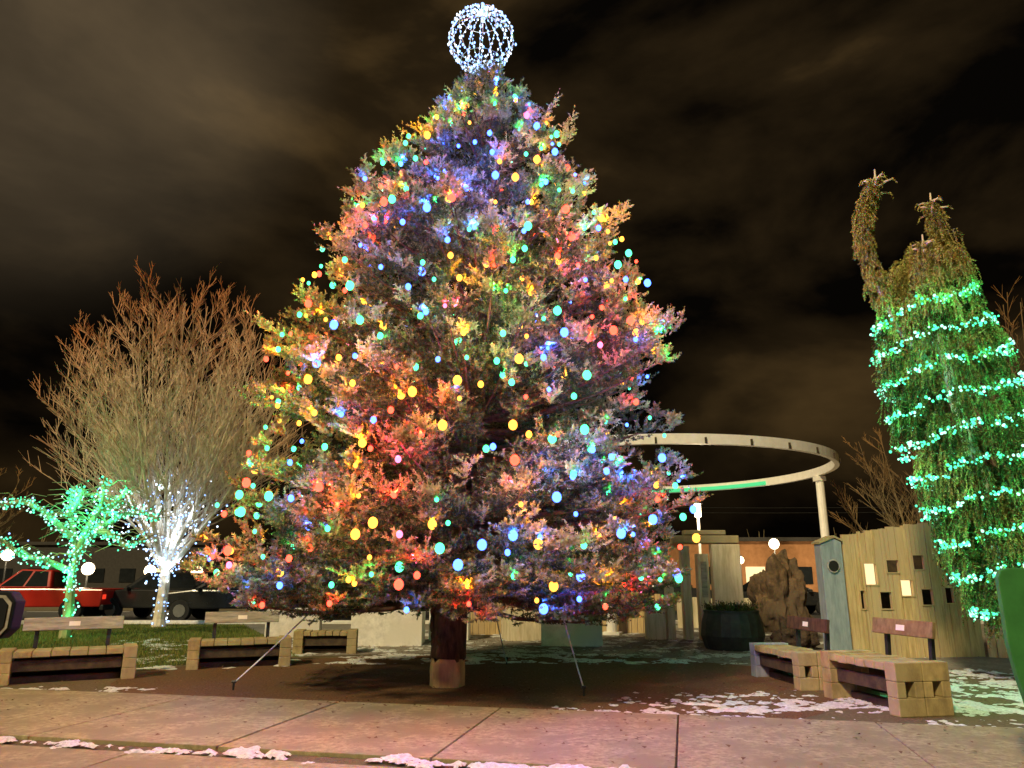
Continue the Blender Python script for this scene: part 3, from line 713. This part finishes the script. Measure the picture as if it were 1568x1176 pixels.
def lamp(x,y,h,tube=False,e=60,r=.26):
    o=empty('street_lamp',(x,y,0)); m=MB(); m.tube([(0,0,0),(0,0,.4),(0,0,h-.2)],[.1,.06,.045],8); m.obj('pole',M_metal if not tube else M_white,o)
    m=MB()
    if tube: m.tube([(0,0,h-.2),(0,0,h+.3)],.12,10)
    else: m.ball((0,0,h),r,0,10,8)
    m.obj('lamp_head',E_warm,o,smooth=True)
    m=MB(); m.tube([(0,0,h+r+.02),(0,0,h+r+.08)],[.2,.05],10); m.obj('cap',M_metal,o)
    if e: point('lamp_light',(0,-.45,h-.1),(1,.8,.5),e,.1,o)
for x,y,h in((-33,50,2.9),(-24.5,52,1.9),(-20.5,50,1.8),(-26.5,48,2.0),(-22,60,1.6)): lamp(x,y,h,e=500,r=.38)
lamp(6.9,28,3.9,True,350); lamp(17.2,50,3.6,e=700,r=.34); lamp(15.5,52,2.6,e=300); lamp(21,58,2.4,e=300); lamp(5,55,1.7,e=300); lamp(-1,52,1.7,e=300)
pw=empty('power_line'); m=MB()
for z in(5.6,5.9): m.tube([Vector((x,45,z-.4*math.sin(math.pi*(x+10)/50))) for x in range(-10,41,5)],.02,4)
m.obj('cables',M_metal,pw); m=MB()
for x in(-10,40): m.tube([(x,45,0),(x,45,6.3)],.14,8)
m.obj('poles',M_bark,pw)
# ------------------------------------------------------------ sky / world
w=bpy.data.worlds.new('World'); scene.world=w; w.use_nodes=True; nt=w.node_tree; n=nt.nodes; l=nt.links
bg=n['Background']; tc=n.new('ShaderNodeTexCoord')
mp=n.new('ShaderNodeMapping'); mp.inputs['Scale'].default_value=(1.0,1.0,1.9); mp.inputs['Rotation'].default_value=(0,R(28),R(20)); mp.inputs['Location'].default_value=(.35,.2,.6); l.new(tc.outputs['Generated'],mp.inputs[0])
no=n.new('ShaderNodeTexNoise'); no.inputs['Scale'].default_value=2.7; no.inputs['Detail'].default_value=9; no.inputs['Roughness'].default_value=.52; no.inputs['Distortion'].default_value=.3
l.new(mp.outputs[0],no.inputs[0])
cr=n.new('ShaderNodeValToRGB'); es=cr.color_ramp.elements; es[0].position=.38; es[0].color=(.0020,.0015,.001,1); es[1].position=.70; es[1].color=(.085,.050,.017,1)
x=es.new(.53); x.color=(.0195,.0120,.0048,1)
l.new(no.outputs[0],cr.inputs[0])
dp=n.new('ShaderNodeVectorMath'); dp.operation='DOT_PRODUCT'; v=Vector((-.60,.72,.66)).normalized(); dp.inputs[1].default_value=v; l.new(tc.outputs['Generated'],dp.inputs[0])
mr=n.new('ShaderNodeMapRange'); mr.inputs[1].default_value=.93; mr.inputs[2].default_value=1.0; mr.inputs[3].default_value=0; mr.inputs[4].default_value=1; mr.interpolation_type='SMOOTHSTEP'; l.new(dp.outputs['Value'],mr.inputs[0])
mg=n.new('ShaderNodeMixRGB'); mg.blend_type='ADD'; mg.inputs[2].default_value=(.16,.115,.065,1); l.new(cr.outputs[0],mg.inputs[1])
mm=n.new('ShaderNodeMath'); mm.operation='MULTIPLY'; l.new(mr.outputs[0],mm.inputs[0]); l.new(no.outputs[0],mm.inputs[1]); l.new(mm.outputs[0],mg.inputs[0])
sx=n.new('ShaderNodeSeparateXYZ'); l.new(tc.outputs['Generated'],sx.inputs[0])
mh=n.new('ShaderNodeMapRange'); mh.inputs[1].default_value=0; mh.inputs[2].default_value=.4; mh.inputs[3].default_value=.35; mh.inputs[4].default_value=1; l.new(sx.outputs[2],mh.inputs[0])
mk=n.new('ShaderNodeMixRGB'); mk.blend_type='MULTIPLY'; mk.inputs[0].default_value=1; l.new(mg.outputs[0],mk.inputs[1]); l.new(mh.outputs[0],mk.inputs[2])
sk=n.new('ShaderNodeTexSky'); sk.sky_type='NISHITA'; sk.sun_disc=False; sk.sun_elevation=R(-6); sk.sun_rotation=R(195)
ms=n.new('ShaderNodeMixRGB'); ms.blend_type='ADD'; ms.inputs[0].default_value=.003; l.new(mk.outputs[0],ms.inputs[1]); l.new(sk.outputs[0],ms.inputs[2])
l.new(ms.outputs[0],bg.inputs[0]); bg.inputs[1].default_value=1.0
sd=bpy.data.lights.new('town_light','SUN'); sd.energy=3.6; sd.angle=R(5); sd.color=(1,.82,.47)
so=bpy.data.objects.new('town_light',sd); link(so); so.rotation_euler=Vector((.42,.68,-.66)).to_track_quat('-Z','Y').to_euler()
# ------------------------------------------------------------ camera
cd=bpy.data.cameras.new('camera'); co=bpy.data.objects.new('camera',cd); link(co); co.location=(0,0,1.6); co.rotation_euler=(R(90+14.4),0,0)
cd.sensor_width=36; cd.lens=26.2; cd.clip_end=2000; scene.camera=co
scene.view_settings.view_transform='Standard'; scene.view_settings.look='None'; scene.view_settings.exposure=0
